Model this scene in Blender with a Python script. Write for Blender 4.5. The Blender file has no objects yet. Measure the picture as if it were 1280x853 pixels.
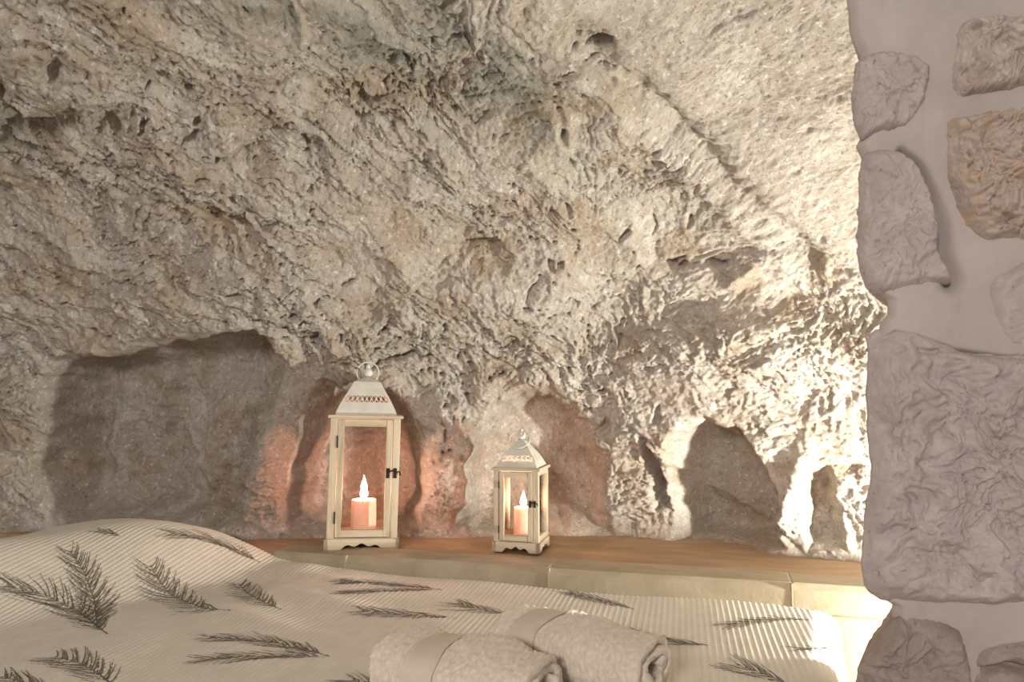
import bpy, bmesh, math, random
import numpy as np
from mathutils import Vector, Matrix

random.seed(7)
scene = bpy.context.scene
COL = scene.collection
R = math.radians

# ------------------------------------------------------------------ camera
CAM = np.array([0.0, 0.0, 1.0])
PITCH = R(4.0)
F = 924.0
cam_d = bpy.data.cameras.new('camera')
cam_d.sensor_width = 36.0
cam_d.lens = F / 1280 * 36.0
cam_d.clip_start = 0.02
cam = bpy.data.objects.new('camera', cam_d)
COL.objects.link(cam)
cam.location = CAM
cam.rotation_euler = (R(90) + PITCH, 0, 0)
scene.camera = cam

# ------------------------------------------------------------------ world, lamps, exposure
world = bpy.data.worlds.new('world')
scene.world = world
world.use_nodes = True
bg = world.node_tree.nodes['Background']
bg.inputs[0].default_value = (1.0, 0.92, 0.86, 1)
bg.inputs[1].default_value = 0.36

def lamp(name, kind, loc, energy, color, size=0.1, target=None):
    d = bpy.data.lights.new(name, kind)
    d.energy = energy
    d.color = color
    if kind == 'AREA':
        d.shape = 'DISK'
        d.size = size
    else:
        d.shadow_soft_size = size
    o = bpy.data.objects.new(name, d)
    COL.objects.link(o)
    o.location = loc
    if target is not None:
        o.rotation_euler = (Vector(target) - Vector(loc)).to_track_quat('-Z', 'Y').to_euler()
    return o

lamp('lamp_right_offscreen', 'POINT', (1.05, 1.275, 0.618), 80.0, (1.0, 0.985, 0.86), 0.02)
lamp('room_lamp_offscreen', 'AREA', (-0.9, -1.6, 1.75), 38.0, (1.0, 0.92, 0.86), 0.5, (0.0, 1.6, 1.3))

vs = scene.view_settings
vs.view_transform = 'Standard'
vs.look = 'None'
vs.gamma = 1.0
vs.use_curve_mapping = False
vs.exposure = 0.12

# ------------------------------------------------------------------ helpers
def ray(px, py):
    """unit-depth direction of a photo pixel"""
    x = (px - 640.0) / F
    y = (426.5 - py) / F
    f = np.array([0, math.cos(PITCH), math.sin(PITCH)])
    u = np.array([0, -math.sin(PITCH), math.cos(PITCH)])
    return np.array([x, 0, 0]) + f + u * y

def on_z(px, py, z):
    d = ray(px, py)
    return CAM + d * ((z - CAM[2]) / d[2])

def project(P):
    d = P - CAM
    w = d[..., 1] * math.cos(PITCH) + d[..., 2] * math.sin(PITCH)
    h = -d[..., 1] * math.sin(PITCH) + d[..., 2] * math.cos(PITCH)
    w = np.maximum(w, 0.05)
    return 640 + F * d[..., 0] / w, 426.5 - F * h / w

def sstep(a, b, x):
    t = np.clip((x - a) / (b - a), 0, 1)
    return t * t * (3 - 2 * t)

def _hash(ix, iy, seed):
    h = (ix.astype(np.int64) * 374761393 + iy.astype(np.int64) * 668265263 + seed * 1442695041) & 0xffffffff
    h = ((h ^ (h >> 13)) * 1274126177) & 0xffffffff
    return (h ^ (h >> 16)) & 0xffff

def noise(x, y, seed=0):
    """2D gradient noise, about -1..1"""
    x, y = np.broadcast_arrays(np.asarray(x, float), np.asarray(y, float))
    x0 = np.floor(x); y0 = np.floor(y)
    fx = x - x0; fy = y - y0
    ix = x0.astype(np.int64); iy = y0.astype(np.int64)
    def g(ox, oy):
        a = _hash(ix + ox, iy + oy, seed) * (2 * math.pi / 65536)
        return np.cos(a) * (fx - ox) + np.sin(a) * (fy - oy)
    sx = fx * fx * fx * (fx * (fx * 6 - 15) + 10)
    sy = fy * fy * fy * (fy * (fy * 6 - 15) + 10)
    a = g(0, 0); b = g(1, 0); c = g(0, 1); d = g(1, 1)
    return (a + (b - a) * sx + (c - a) * sy + (a - b - c + d) * sx * sy) * 1.5

def fbm(x, y, oct=4, seed=0, gain=0.5):
    t = 0; a = 1.0
    for i in range(oct):
        t = t + a * noise(x, y, seed + i * 17)
        x = x * 2.03 + 3.1; y = y * 2.03 - 1.7; a *= gain
    return t

def ridged(x, y, oct=4, seed=0, gain=0.5):
    t = 0; a = 1.0
    for i in range(oct):
        n = 1 - np.abs(noise(x, y, seed + i * 17))
        t = t + a * (n * n - 0.5)
        x = x * 2.07 + 5.1; y = y * 2.07 - 2.7; a *= gain
    return t

def terrace(t, sharp=0.25):
    f = np.floor(t); r = t - f
    return f + sstep(0.5 - sharp / 2, 0.5 + sharp / 2, r)

def poly_sd(px, py, poly):
    """signed distance to a polygon, negative inside"""
    d = np.full(px.shape, 1e9)
    ins = np.zeros(px.shape, bool)
    n = len(poly)
    for i in range(n):
        ax, ay = poly[i]; bx_, by_ = poly[(i + 1) % n]
        ex, ey = bx_ - ax, by_ - ay
        wx, wy = px - ax, py - ay
        t = np.clip((wx * ex + wy * ey) / (ex * ex + ey * ey + 1e-9), 0, 1)
        d = np.minimum(d, np.hypot(wx - ex * t, wy - ey * t))
        c = (ay > py) != (by_ > py)
        if abs(ey) > 1e-9:
            ins ^= c & (px < (bx_ - ax) * (py - ay) / (by_ - ay) + ax)
    return np.where(ins, -d, d)

def line_d(px, py, pts):
    d = np.full(px.shape, 1e9)
    for (ax, ay), (bx_, by_) in zip(pts[:-1], pts[1:]):
        ex, ey = bx_ - ax, by_ - ay
        wx, wy = px - ax, py - ay
        t = np.clip((wx * ex + wy * ey) / (ex * ex + ey * ey + 1e-9), 0, 1)
        d = np.minimum(d, np.hypot(wx - ex * t, wy - ey * t))
    return d

def blob(px, py, cx, cy, rx, ry, ang=0.0):
    c, s = math.cos(R(ang)), math.sin(R(ang))
    dx, dy = px - cx, py - cy
    return np.exp(-(((dx * c + dy * s) / rx) ** 2 + ((-dx * s + dy * c) / ry) ** 2))

def link(o, parent=None):
    COL.objects.link(o)
    if parent is not None:
        o.parent = parent
    return o

def mesh_np(name, V, faces, mat, parent=None, smooth=True):
    """V (n,3), faces (m,4) int array -> object"""
    V = np.asarray(V, np.float32).reshape(-1, 3)
    faces = np.asarray(faces, np.int32)
    k = faces.shape[1]
    me = bpy.data.meshes.new(name)
    me.vertices.add(len(V)); me.vertices.foreach_set('co', V.ravel())
    me.loops.add(faces.size); me.loops.foreach_set('vertex_index', faces.ravel())
    me.polygons.add(len(faces))
    me.polygons.foreach_set('loop_start', np.arange(0, faces.size, k, dtype=np.int32))
    me.polygons.foreach_set('use_smooth', np.full(len(faces), smooth))
    me.update(calc_edges=True)
    me.validate()
    if mat: me.materials.append(mat)
    return link(bpy.data.objects.new(name, me), parent)

def grid_faces(nu, nv, close_u=False):
    """grid of nv rows, nu columns (row-major)"""
    i = np.arange(nu if close_u else nu - 1); j = np.arange(nv - 1)
    I, J = np.meshgrid(i, j)
    I2 = (I + 1) % nu
    return np.stack([J * nu + I, J * nu + I2, (J + 1) * nu + I2, (J + 1) * nu + I], -1).reshape(-1, 4)

def bm_obj(name, bm, mat, parent=None, bevel=0.0, seg=2, smooth=False):
    bmesh.ops.recalc_face_normals(bm, faces=bm.faces)
    me = bpy.data.meshes.new(name)
    bm.to_mesh(me); bm.free()
    if smooth:
        for p in me.polygons: p.use_smooth = True
    if mat: me.materials.append(mat)
    o = link(bpy.data.objects.new(name, me), parent)
    if bevel:
        m = o.modifiers.new('bevel', 'BEVEL'); m.width = bevel; m.segments = seg
        m.limit_method = 'ANGLE'
    return o

def add_box(bm, x0, x1, y0, y1, z0, z1):
    vs_ = [bm.verts.new(p) for p in ((x0,y0,z0),(x1,y0,z0),(x1,y1,z0),(x0,y1,z0),(x0,y0,z1),(x1,y0,z1),(x1,y1,z1),(x0,y1,z1))]
    for f in ((0,3,2,1),(4,5,6,7),(0,1,5,4),(1,2,6,5),(2,3,7,6),(3,0,4,7)):
        bm.faces.new([vs_[i] for i in f])

def box(name, x0, x1, y0, y1, z0, z1, mat, parent, bevel=0.001):
    bm = bmesh.new(); add_box(bm, x0, x1, y0, y1, z0, z1)
    return bm_obj(name, bm, mat, parent, bevel)

def lathe(name, prof, mat, parent, n=28, loc=(0, 0, 0)):
    """prof: list of (r,z)"""
    P = np.array(prof); a = np.linspace(0, 2 * math.pi, n, endpoint=False)
    V = np.stack([P[:, None, 0] * np.cos(a), P[:, None, 0] * np.sin(a), np.repeat(P[:, None, 1], n, 1)], -1).reshape(-1, 3)
    o = mesh_np(name, V + np.array(loc), grid_faces(n, len(P), True), mat, parent)
    return o

def tube(name, pts, rad, mat, parent, n=10, closed=False):
    P = np.array(pts, float); m = len(P)
    V = []
    for i in range(m):
        if closed: t = P[(i + 1) % m] - P[i - 1]
        else: t = P[min(i + 1, m - 1)] - P[max(i - 1, 0)]
        t /= np.linalg.norm(t)
        up = np.array([0, 0, 1.0]) if abs(t[2]) < 0.9 else np.array([1.0, 0, 0])
        a = np.cross(t, up); a /= np.linalg.norm(a); b = np.cross(t, a)
        r = rad[i] if hasattr(rad, '__len__') else rad
        for k in range(n):
            th = 2 * math.pi * k / n
            V.append(P[i] + r * (a * math.cos(th) + b * math.sin(th)))
    f = []
    for i in range(m if closed else m - 1):
        j = (i + 1) % m
        for k in range(n):
            k2 = (k + 1) % n
            f.append((i * n + k, i * n + k2, j * n + k2, j * n + k))
    return mesh_np(name, V, f, mat, parent)

def tag(o, label=None, cat=None, group=None, kind=None):
    if label: o['label'] = label
    if cat: o['category'] = cat
    if group: o['group'] = group
    if kind: o['kind'] = kind
    return o

def empty(name, loc, rot=(0, 0, 0)):
    o = bpy.data.objects.new(name, None)
    COL.objects.link(o); o.location = loc; o.rotation_euler = rot
    o.empty_display_size = 0.05
    return o

# ------------------------------------------------------------------ materials
class NT:
    def __init__(s, name, rough=0.8, spec=0.3):
        s.m = bpy.data.materials.new(name); s.m.use_nodes = True
        s.t = s.m.node_tree; s.b = s.t.nodes['Principled BSDF']
        s.b.inputs['Roughness'].default_value = rough
        s.b.inputs['Specular IOR Level'].default_value = spec
        s.co = s.t.nodes.new('ShaderNodeTexCoord').outputs['Object']
    def n(s, kind, **kw):
        nd = s.t.nodes.new(kind)
        for k, v in kw.items(): setattr(nd, k, v)
        return nd
    def l(s, a, b): s.t.links.new(a, b)
    def noise(s, scale, detail=5, rough=0.55, co=None, dist=0.0):
        nd = s.n('ShaderNodeTexNoise')
        nd.inputs['Scale'].default_value = scale; nd.inputs['Detail'].default_value = detail
        nd.inputs['Roughness'].default_value = rough; nd.inputs['Distortion'].default_value = dist
        s.l(co or s.co, nd.inputs['Vector'])
        return nd.outputs['Fac']
    def ramp(s, fac, stops):
        nd = s.n('ShaderNodeValToRGB')
        e = nd.color_ramp.elements
        while len(e) < len(stops): e.new(0.5)
        for i, (p, c) in enumerate(stops):
            e[i].position = p; e[i].color = (*c, 1) if len(c) == 3 else c
        s.l(fac, nd.inputs['Fac'])
        return nd.outputs['Color']
    def mix(s, fac, a, b, mode='MIX'):
        nd = s.n('ShaderNodeMix', data_type='RGBA', blend_type=mode)
        for sock, v in ((nd.inputs['Factor'], fac), (nd.inputs[6], a), (nd.inputs[7], b)):
            if isinstance(v, (int, float)): sock.default_value = v
            elif isinstance(v, tuple): sock.default_value = (*v, 1)
            else: s.l(v, sock)
        return nd.outputs[2]
    def map(s, scale=(1, 1, 1), rot=(0, 0, 0)):
        nd = s.n('ShaderNodeMapping')
        nd.inputs['Scale'].default_value = scale; nd.inputs['Rotation'].default_value = rot
        s.l(s.co, nd.inputs['Vector'])
        return nd.outputs['Vector']
    def attr(s, name):
        nd = s.n('ShaderNodeAttribute'); nd.attribute_name = name
        return nd
    def color(s, c):
        if isinstance(c, tuple): s.b.inputs['Base Color'].default_value = (*c, 1)
        else: s.l(c, s.b.inputs['Base Color'])
    def bump(s, h, strength=0.5, dist=0.005, prev=None):
        nd = s.n('ShaderNodeBump')
        nd.inputs['Strength'].default_value = strength; nd.inputs['Distance'].default_value = dist
        s.l(h, nd.inputs['Height'])
        if prev is not None: s.l(prev, nd.inputs['Normal'])
        s.l(nd.outputs['Normal'], s.b.inputs['Normal'])
        return nd.outputs['Normal']

def mat_rock():
    t = NT('cave_limestone', 0.92, 0.15)
    c = t.ramp(t.noise(7, 8, 0.65, dist=0.6), [(0.25, (0.36, 0.305, 0.26)), (0.45, (0.53, 0.475, 0.42)), (0.62, (0.64, 0.595, 0.54)), (0.8, (0.74, 0.70, 0.64))])
    c = t.mix(t.ramp(t.noise(28, 6, 0.7, dist=1.0), [(0.42, (0, 0, 0)), (0.62, (1, 1, 1))]), c, (0.50, 0.43, 0.365))
    sp = t.ramp(t.noise(120, 4, 0.6), [(0.58, (0, 0, 0)), (0.70, (1, 1, 1))])
    c = t.mix(sp, c, (0.28, 0.23, 0.19))
    lt = t.ramp(t.noise(75, 5, 0.7), [(0.56, (0, 0, 0)), (0.68, (1, 1, 1))])
    c = t.mix(lt, c, (0.80, 0.77, 0.70))
    at = t.attr('stain')
    c = t.mix(1.0, c, at.outputs['Color'], 'MULTIPLY')
    t.color(c)
    n1 = t.bump(t.noise(170, 8, 0.75), 0.8, 0.005)
    t.bump(t.noise(55, 8, 0.7, dist=1.2), 0.6, 0.010, n1)
    return t.m

def mat_stone(name, lo, hi, accent):
    t = NT(name, 0.85, 0.2)
    c = t.ramp(t.noise(14, 8, 0.6, dist=0.8), [(0.3, lo), (0.7, hi)])
    c = t.mix(t.ramp(t.noise(32, 6, 0.6, dist=0.8), [(0.5, (0, 0, 0)), (0.66, (1, 1, 1))]), c, accent)
    t.color(c)
    n0 = t.bump(t.noise(200, 6, 0.7), 0.35, 0.002)
    n1 = t.bump(t.noise(60, 8, 0.65, dist=0.8), 0.6, 0.007, n0)
    t.bump(t.ramp(t.noise(95, 3, 0.5), [(0.27, (0, 0, 0)), (0.34, (1, 1, 1))]), 0.6, 0.004, n1)
    return t.m

def mat_mortar():
    t = NT('smooth_mortar', 0.85, 0.2)
    c = t.ramp(t.noise(9, 6, 0.55), [(0.3, (0.45, 0.395, 0.37)), (0.7, (0.55, 0.49, 0.465))])
    t.color(c)
    t.bump(t.noise(80, 6, 0.6), 0.25, 0.003)
    return t.m

def mat_plaster(name, a, b, scale=6):
    t = NT(name, 0.8, 0.25)
    co = t.map((1, 3.0, 1), (0, 0, R(-14)))
    t.color(t.ramp(t.noise(scale, 7, 0.6, co, 0.5), [(0.3, a), (0.7, b)]))
    t.bump(t.noise(70, 6, 0.6), 0.25, 0.003)
    return t.m

def mat_wood(name, a, b, axis=2):
    t = NT(name, 0.6, 0.35)
    sc = [55, 55, 55]; sc[axis] = 5
    co = t.map(tuple(sc))
    f = t.noise(1.0, 6, 0.6, co, 0.8)
    c = t.ramp(f, [(0.3, a), (0.55, b), (0.75, tuple(min(1, x * 1.15) for x in b))])
    kn = t.ramp(t.noise(16, 3, 0.5), [(0.66, (0, 0, 0)), (0.76, (1, 1, 1))])
    c = t.mix(kn, c, tuple(x * 0.7 for x in a))
    t.color(c)
    t.bump(f, 0.2, 0.001)
    return t.m

def mat_simple(name, col, rough=0.5, metal=0.0, spec=0.5, var=0.12, bump=0.0, bscale=200):
    t = NT(name, rough, spec)
    t.b.inputs['Metallic'].default_value = metal
    lo = tuple(x * (1 - var) for x in col); hi = tuple(min(1, x * (1 + var)) for x in col)
    t.color(t.ramp(t.noise(40, 4), [(0.3, lo), (0.7, hi)]))
    if bump: t.bump(t.noise(bscale, 4), bump, 0.002)
    return t.m

def mat_glass():
    m = bpy.data.materials.new('thin_glass'); m.use_nodes = True
    t = m.node_tree; t.nodes.clear()
    out = t.nodes.new('ShaderNodeOutputMaterial')
    tr = t.nodes.new('ShaderNodeBsdfTransparent'); tr.inputs[0].default_value = (0.97, 0.95, 0.93, 1)
    gl = t.nodes.new('ShaderNodeBsdfGlossy'); gl.inputs['Roughness'].default_value = 0.03
    fr = t.nodes.new('ShaderNodeFresnel'); fr.inputs[0].default_value = 1.5
    mx = t.nodes.new('ShaderNodeMixShader')
    t.links.new(fr.outputs[0], mx.inputs[0]); t.links.new(tr.outputs[0], mx.inputs[1]); t.links.new(gl.outputs[0], mx.inputs[2])
    t.links.new(mx.outputs[0], out.inputs[0])
    return m

def mat_flame():
    m = bpy.data.materials.new('candle_flame'); m.use_nodes = True
    t = m.node_tree; t.nodes.clear()
    out = t.nodes.new('ShaderNodeOutputMaterial')
    em = t.nodes.new('ShaderNodeEmission')
    em.inputs[0].default_value = (1.0, 0.50, 0.34, 1); em.inputs[1].default_value = FLAME
    t.links.new(em.outputs[0], out.inputs[0])
    return m

def mat_wax():
    t = NT('pink_candle_wax', 0.45, 0.4)
    t.color(t.ramp(t.noise(30, 4), [(0.3, (0.80, 0.62, 0.54)), (0.7, (0.88, 0.72, 0.64))]))
    t.b.inputs['Subsurface Weight'].default_value = 0.6
    t.b.inputs['Subsurface Radius'].default_value = (0.02, 0.012, 0.009)
    t.b.inputs['Subsurface Scale'].default_value = 0.6
    t.bump(t.noise(90, 4), 0.25, 0.002)
    return t.m

FLAME = 300.0
M = dict(
    rock=mat_rock(), mortar=mat_mortar(),
    stone_grey=mat_stone('mauve_grey_stone', (0.47, 0.40, 0.385), (0.62, 0.545, 0.525), (0.50, 0.44, 0.44)),
    stone_ochre=mat_stone('ochre_pitted_stone', (0.50, 0.41, 0.36), (0.62, 0.53, 0.47), (0.66, 0.48, 0.32)),
    stone_pebble=mat_stone('pebbly_brown_stone', (0.43, 0.34, 0.30), (0.55, 0.47, 0.43), (0.64, 0.57, 0.52)),
    stone_dark=mat_stone('dark_brown_stone', (0.33, 0.265, 0.24), (0.47, 0.39, 0.36), (0.40, 0.32, 0.30)),
    ledge=mat_plaster('tan_ledge_plaster', (0.35, 0.235, 0.145), (0.48, 0.345, 0.22)),
    cream=mat_plaster('cream_plaster', (0.42, 0.35, 0.22), (0.50, 0.43, 0.29)),
    coping=mat_plaster('pale_coping_stone', (0.35, 0.29, 0.20), (0.45, 0.38, 0.28), 12),
    floor=mat_plaster('floor_stone', (0.36, 0.31, 0.26), (0.46, 0.40, 0.34)),
    wood=mat_wood('pale_pine', (0.40, 0.315, 0.21), (0.58, 0.485, 0.36)),
    wood_x=mat_wood('pale_pine_across', (0.40, 0.315, 0.21), (0.58, 0.485, 0.36), 0),
    wood_y=mat_wood('pale_pine_deep', (0.40, 0.315, 0.21), (0.58, 0.485, 0.36), 1),
    white_metal=mat_simple('cream_painted_metal', (0.66, 0.64, 0.57), 0.4, 0.0, 0.5, 0.08),
    iron=mat_simple('black_iron', (0.03, 0.027, 0.025), 0.45, 0.6),
    glass=mat_glass(), flame=mat_flame(), wax=mat_wax(),
    wick=mat_simple('burnt_wick', (0.02, 0.018, 0.016), 0.9),
)

# ------------------------------------------------------------------ cave rock wall and vault
LEDGE_Z = 0.62

def spaced(segs):
    out = []
    for a, b, st in segs:
        out.append(np.arange(a, b, st))
    out.append(np.array([segs[-1][1]]))
    return np.concatenate(out)

def build_rock():
    xs = spaced([(-2.6, -1.62, 0.014), (-1.62, 0.82, 0.0034), (0.82, 1.7, 0.012)])
    # profile (Y relative to the wall foot, Z) of the vault
    prof = np.array([(0.03, 0.30), (0.02, 0.62), (0.025, 0.80), (0.015, 0.96), (-0.03, 1.12), (-0.14, 1.30), (-0.34, 1.48),
                     (-0.68, 1.64), (-0.98, 1.78), (-1.30, 1.89), (-1.70, 1.97), (-2.2, 2.02), (-2.8, 2.04)])
    # smooth the profile by dense Catmull-Rom
    dense = []
    P = np.vstack([2 * prof[0] - prof[1], prof, 2 * prof[-1] - prof[-2]])
    for i in range(1, len(P) - 2):
        for t in np.linspace(0, 1, 40, endpoint=False):
            a, b, c, d = P[i - 1], P[i], P[i + 1], P[i + 2]
            dense.append(0.5 * ((2 * b) + (c - a) * t + (2 * a - 5 * b + 4 * c - d) * t * t + (-a + 3 * b - 3 * c + d) * t ** 3))
    dense.append(prof[-1]); dense = np.array(dense)
    L = np.concatenate([[0], np.cumsum(np.linalg.norm(np.diff(dense, axis=0), axis=1))])
    ss = spaced([(0, 0.28, 0.02), (0.28, 2.12, 0.0034), (2.12, L[-1], 0.02)])
    yy = np.interp(ss, L, dense[:, 0]); zz = np.interp(ss, L, dense[:, 1])
    fx = [-2.6, -2.0, -1.36, -1.1, -0.75, -0.5, 0.0, 0.33, 0.50, 0.62, 0.75, 1.0, 1.7]
    fy = [1.72, 1.95, 2.05, 2.04, 1.95, 1.95, 2.00, 1.98, 1.86, 1.77, 1.71, 1.62, 1.45]
    xd = np.linspace(-2.6, 1.7, 400)
    k = np.ones(19) / 19
    fd = np.convolve(np.pad(np.interp(xd, fx, fy), 9, 'edge'), k, 'valid')
    foot = np.interp(xs, xd, fd)
    X, S = np.meshgrid(xs, ss)
    Y = foot[None, :] + yy[:, None]; Z = np.repeat(zz[:, None], len(xs), 1)
    B = np.stack([X, Y, Z], -1)
    du = np.gradient(B, axis=1); dv = np.gradient(B, axis=0)
    N = np.cross(dv, du); N /= np.linalg.norm(N, axis=-1, keepdims=True)
    if N[len(ss) // 4, len(xs) // 2, 1] > 0: N = -N      # towards the room
    px, py = project(B)
    wob = 10 * noise(X * 9, S * 9, 91) + 6 * noise(X * 25, S * 25, 92)
    qx = px + wob; qy = py + 8 * noise(X * 10, S * 10, 93) + 5 * noise(X * 27, S * 27, 94)

    # ---- hewn niches
    nich = np.zeros_like(X)
    def niche(poly, depth, soft, edge=3):
        nonlocal nich
        sd = poly_sd(qx, qy, poly)
        r = depth * (1 - sstep(-soft, edge, sd))
        nich = np.maximum(nich, r)
        return sd
    s1 = niche([(70, 440), (140, 428), (265, 408), (330, 402), (362, 450), (352, 520), (318, 600), (298, 665), (70, 665), (42, 600), (38, 540), (52, 480)], 0.21, 46)
    s2 = niche([(372, 520), (400, 470), (470, 478), (512, 505), (538, 560), (536, 620), (515, 668), (340, 668), (348, 600)], 0.14, 40)
    s3 = niche([(580, 560), (612, 505), (660, 480), (705, 488), (742, 525), (762, 580), (766, 668), (560, 668)], 0.15, 40)
    s4 = niche([(842, 545), (880, 522), (920, 530), (952, 570), (972, 620), (984, 690), (836, 690), (838, 600)], 0.17, 24)
    s5 = niche([(800, 540), (815, 545), (832, 580), (836, 640), (815, 640), (812, 590)], 0.07, 11, 4)
    s6 = niche([(1012, 590), (1030, 575), (1050, 610), (1062, 690), (1005, 690)], 0.07, 14)
    inside = sstep(10, -15, np.minimum.reduce([s1, s2, s3, s4]))

    # ---- masks
    groove = [(720, 55), (800, 120), (880, 200), (950, 275), (1010, 330)]
    gx = np.array([g[0] for g in groove]); gy = np.array([g[1] for g in groove])
    vault = sstep(-15, 45, (np.interp(px, [560, 720, 1010, 1100], [-60, 55, 318, 390]) - py))      # smoother vault plaster to the upper right
    flake = (1 - 0.8 * vault) * (1 - 0.55 * inside)

    # ---- relief; strata fall to the lower right
    ang = R(-38)
    wx = X + 0.07 * fbm(X * 4, S * 4, 4, 5); ws = S + 0.07 * fbm(X * 4, S * 4, 4, 25)
    flake = flake * np.clip(0.75 + 0.9 * fbm(X * 3.1, S * 3.1, 2, 33), 0.25, 1.5)
    A = wx * math.cos(ang) + ws * math.sin(ang); C = -wx * math.sin(ang) + ws * math.cos(ang)
    D = 0.045 * fbm(X * 1.6, S * 1.6, 3, 1) * (1 - 0.5 * vault)
    D += 0.020 * fbm(A * 3.4, C * 8, 4, 11) * (1 - 0.6 * vault)
    t1 = fbm(A * 4.5, C * 8, 6, 41, 0.6)
    D += flake * 0.012 * (terrace(t1 * 2.4, 0.18) - 0.55 * t1 * 2.4)
    t2 = fbm(A * 17, C * 27, 4, 61, 0.6)
    D += flake * 0.0045 * (terrace(t2 * 2.2, 0.3) - 0.35 * t2 * 2.2)
    D += flake * 0.0045 * ridged(A * 12, C * 24, 4, 71)
    D += (0.0030 - 0.0012 * vault) * fbm(X * 50, S * 50, 3, 81, 0.7)
    D += vault * 0.0012 * fbm(A * 70, C * 110, 2, 101, 0.7)
    # pits
    pn = noise(A * 16, C * 24, 121) + 0.4 * noise(A * 40, C * 40, 122)
    pm = noise(X * 2.2, S * 2.2, 123)
    D -= (1 - 0.8 * vault) * (1 - inside) * 0.022 * sstep(0.72, 1.0, pn + 0.35 * pm)
    pn2 = noise(wx * 26, ws * 36, 127) + 0.35 * noise(X * 80, S * 80, 128)
    D -= (1 - 0.85 * vault) * (1 - inside) * 0.024 * sstep(0.66, 0.92, pn2 + 0.45 * noise(X * 3, S * 3, 129)) * sstep(1000, 600, px)
    # chisel ribs inside the niches
    D += inside * 0.010 * ridged(px * 0.012 + 0.4 * noise(X * 6, S * 6, 131), py * 0.004, 3, 133)
    D += sstep(15, -30, s1) * (0.11 * blob(qx, qy, 245, 560, 38, 72, 12) + 0.07 * blob(qx, qy, 110, 545, 22, 85, 8) + 0.06 * blob(qx, qy, 165, 510, 12, 55, 14) + 0.008 * ridged(A * 10, C * 16, 4, 137))
    # columns left standing between the niches
    D += 0.065 * blob(px, py, 335, 570, 24, 85, 12) + 0.03 * blob(px, py, 552, 560, 14, 70) + 0.035 * blob(px, py, 848, 585, 10, 45) + 0.04 * blob(px, py, 988, 615, 15, 60, 18)
    # brow of rock over the niches
    D += 0.035 * np.exp(-((py - np.interp(px, [0, 200, 400, 640, 800, 1000], [350, 355, 370, 400, 440, 440])) / 50.0) ** 2)
    # groove between wall and vault, with a chipped hole
    g = line_d(qx, qy, groove)
    D -= 0.035 * np.exp(-(g / 17.0) ** 2)
    D += 0.022 * blob(px, py, 850, 215, 150, 16, 40)
    hole = poly_sd(px + 2 * noise(X * 60, S * 60, 7), py, [(736, 73), (752, 55), (766, 53), (768, 68), (750, 76)])
    D -= 0.10 * sstep(2, -5, hole)
    # hollows at the far left and scattered through the face
    for cx, cy, rx, ry, an, dp in [(14, 146, 12, 26, 20, .05), (8, 106, 6, 10, 0, .04), (70, 90, 9, 16, -30, .035), (60, 152, 30, 20, -20, .035), (125, 160, 16, 12, 20, .03),
                                   (320, 195, 24, 30, 20, .035), (300, 205, 8, 14, 0, .02), (455, 145, 9, 9, 0, .03), (480, 172, 40, 6, 8, .022), (345, 40, 45, 26, 12, .02),
                                   (270, 275, 55, 18, 10, .022), (600, 313, 26, 14, 12, .03), (735, 305, 30, 26, 30, .03), (838, 336, 8, 5, 0, .04), (895, 337, 14, 4, 0, .035),
                                   (985, 375, 36, 20, 25, .035), (1040, 420, 26, 8, 15, .025), (760, 360, 40, 12, -5, .022), (704, 168, 5, 8, 0, .03), (35, 365, 12, 10, 0, .02),
                                   (90, 410, 30, 12, 20, .015), (205, 350, 8, 5, 0, .02), (315, 290, 6, 8, 0, .02), (650, 470, 40, 10, 5, -.02), (925, 350, 14, 12, 0, -.03)]:
        D -= dp * blob(qx, qy, cx, cy, rx, ry, an)
    # soft skirt where the rock meets the ledge
    low = sstep(0.72, 0.62, Z)
    D = D * (1 - 0.55 * low)
    D -= nich
    V = B + N * D[..., None]

    # ---- stains with their own outlines
    col = np.ones(X.shape + (4,), np.float32)
    def stain(mask, rgb):
        for i in range(3):
            col[..., i] *= 1 - mask * (1 - rgb[i])
    gm = np.clip(blob(qx, qy, 455, 70, 150, 34, 28) + 0.9 * blob(qx, qy, 640, 130, 120, 26, 38) + 0.6 * blob(qx, qy, 320, 25, 60, 30, 20) + 0.9 * blob(qx, qy, 610, 65, 110, 28, 32), 0, 1)
    gm *= sstep(-0.75, 0.15, fbm(A * 6, C * 13, 4, 141))
    stain(gm, (0.58, 0.63, 0.62))
    stain(0.8 * blob(qx, qy, 15, 150, 40, 55) * sstep(-0.3, 0.3, fbm(X * 20, S * 20, 3, 143)), (0.62, 0.67, 0.67))
    stain(0.7 * np.clip(blob(qx, qy, 600, 315, 34, 18) + blob(qx, qy, 270, 278, 60, 16, 10), 0, 1), (0.86, 0.74, 0.60))     # ochre patches
    stain(0.6 * sstep(0.1, 0.45, fbm(X * 7 + 3.3, S * 7 - 8.1, 4, 161)) * (1 - 0.7 * vault), (0.82, 0.73, 0.63))      # brown mineral patches
    stain(0.4 * sstep(0, 0.6, fbm(A * 3, C * 6, 3, 151)) * (1 - vault), (0.94, 0.90, 0.82))
    o = mesh_np('wall_back', V.reshape(-1, 3), grid_faces(len(xs), len(ss)), M['rock'])
    ca = o.data.color_attributes.new('stain', 'FLOAT_COLOR', 'POINT')
    ca.data.foreach_set('color', col.reshape(-1, 4).ravel())
    tag(o, 'rough hewn limestone cave wall curving up into the vault, with shallow arched niches', 'cave wall', kind='structure')
    return o
build_rock()

# ------------------------------------------------------------------ floor, ledge with coping stones
fl = mesh_np('floor', np.array([(-2.8, -1.8, 0), (1.8, -1.8, 0), (1.8, 2.3, 0), (-2.8, 2.3, 0)], float), [(0, 1, 2, 3)], M['floor'], smooth=False)
tag(fl, 'plain stone floor of the cave room below the bed', 'floor', kind='structure')

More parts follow.
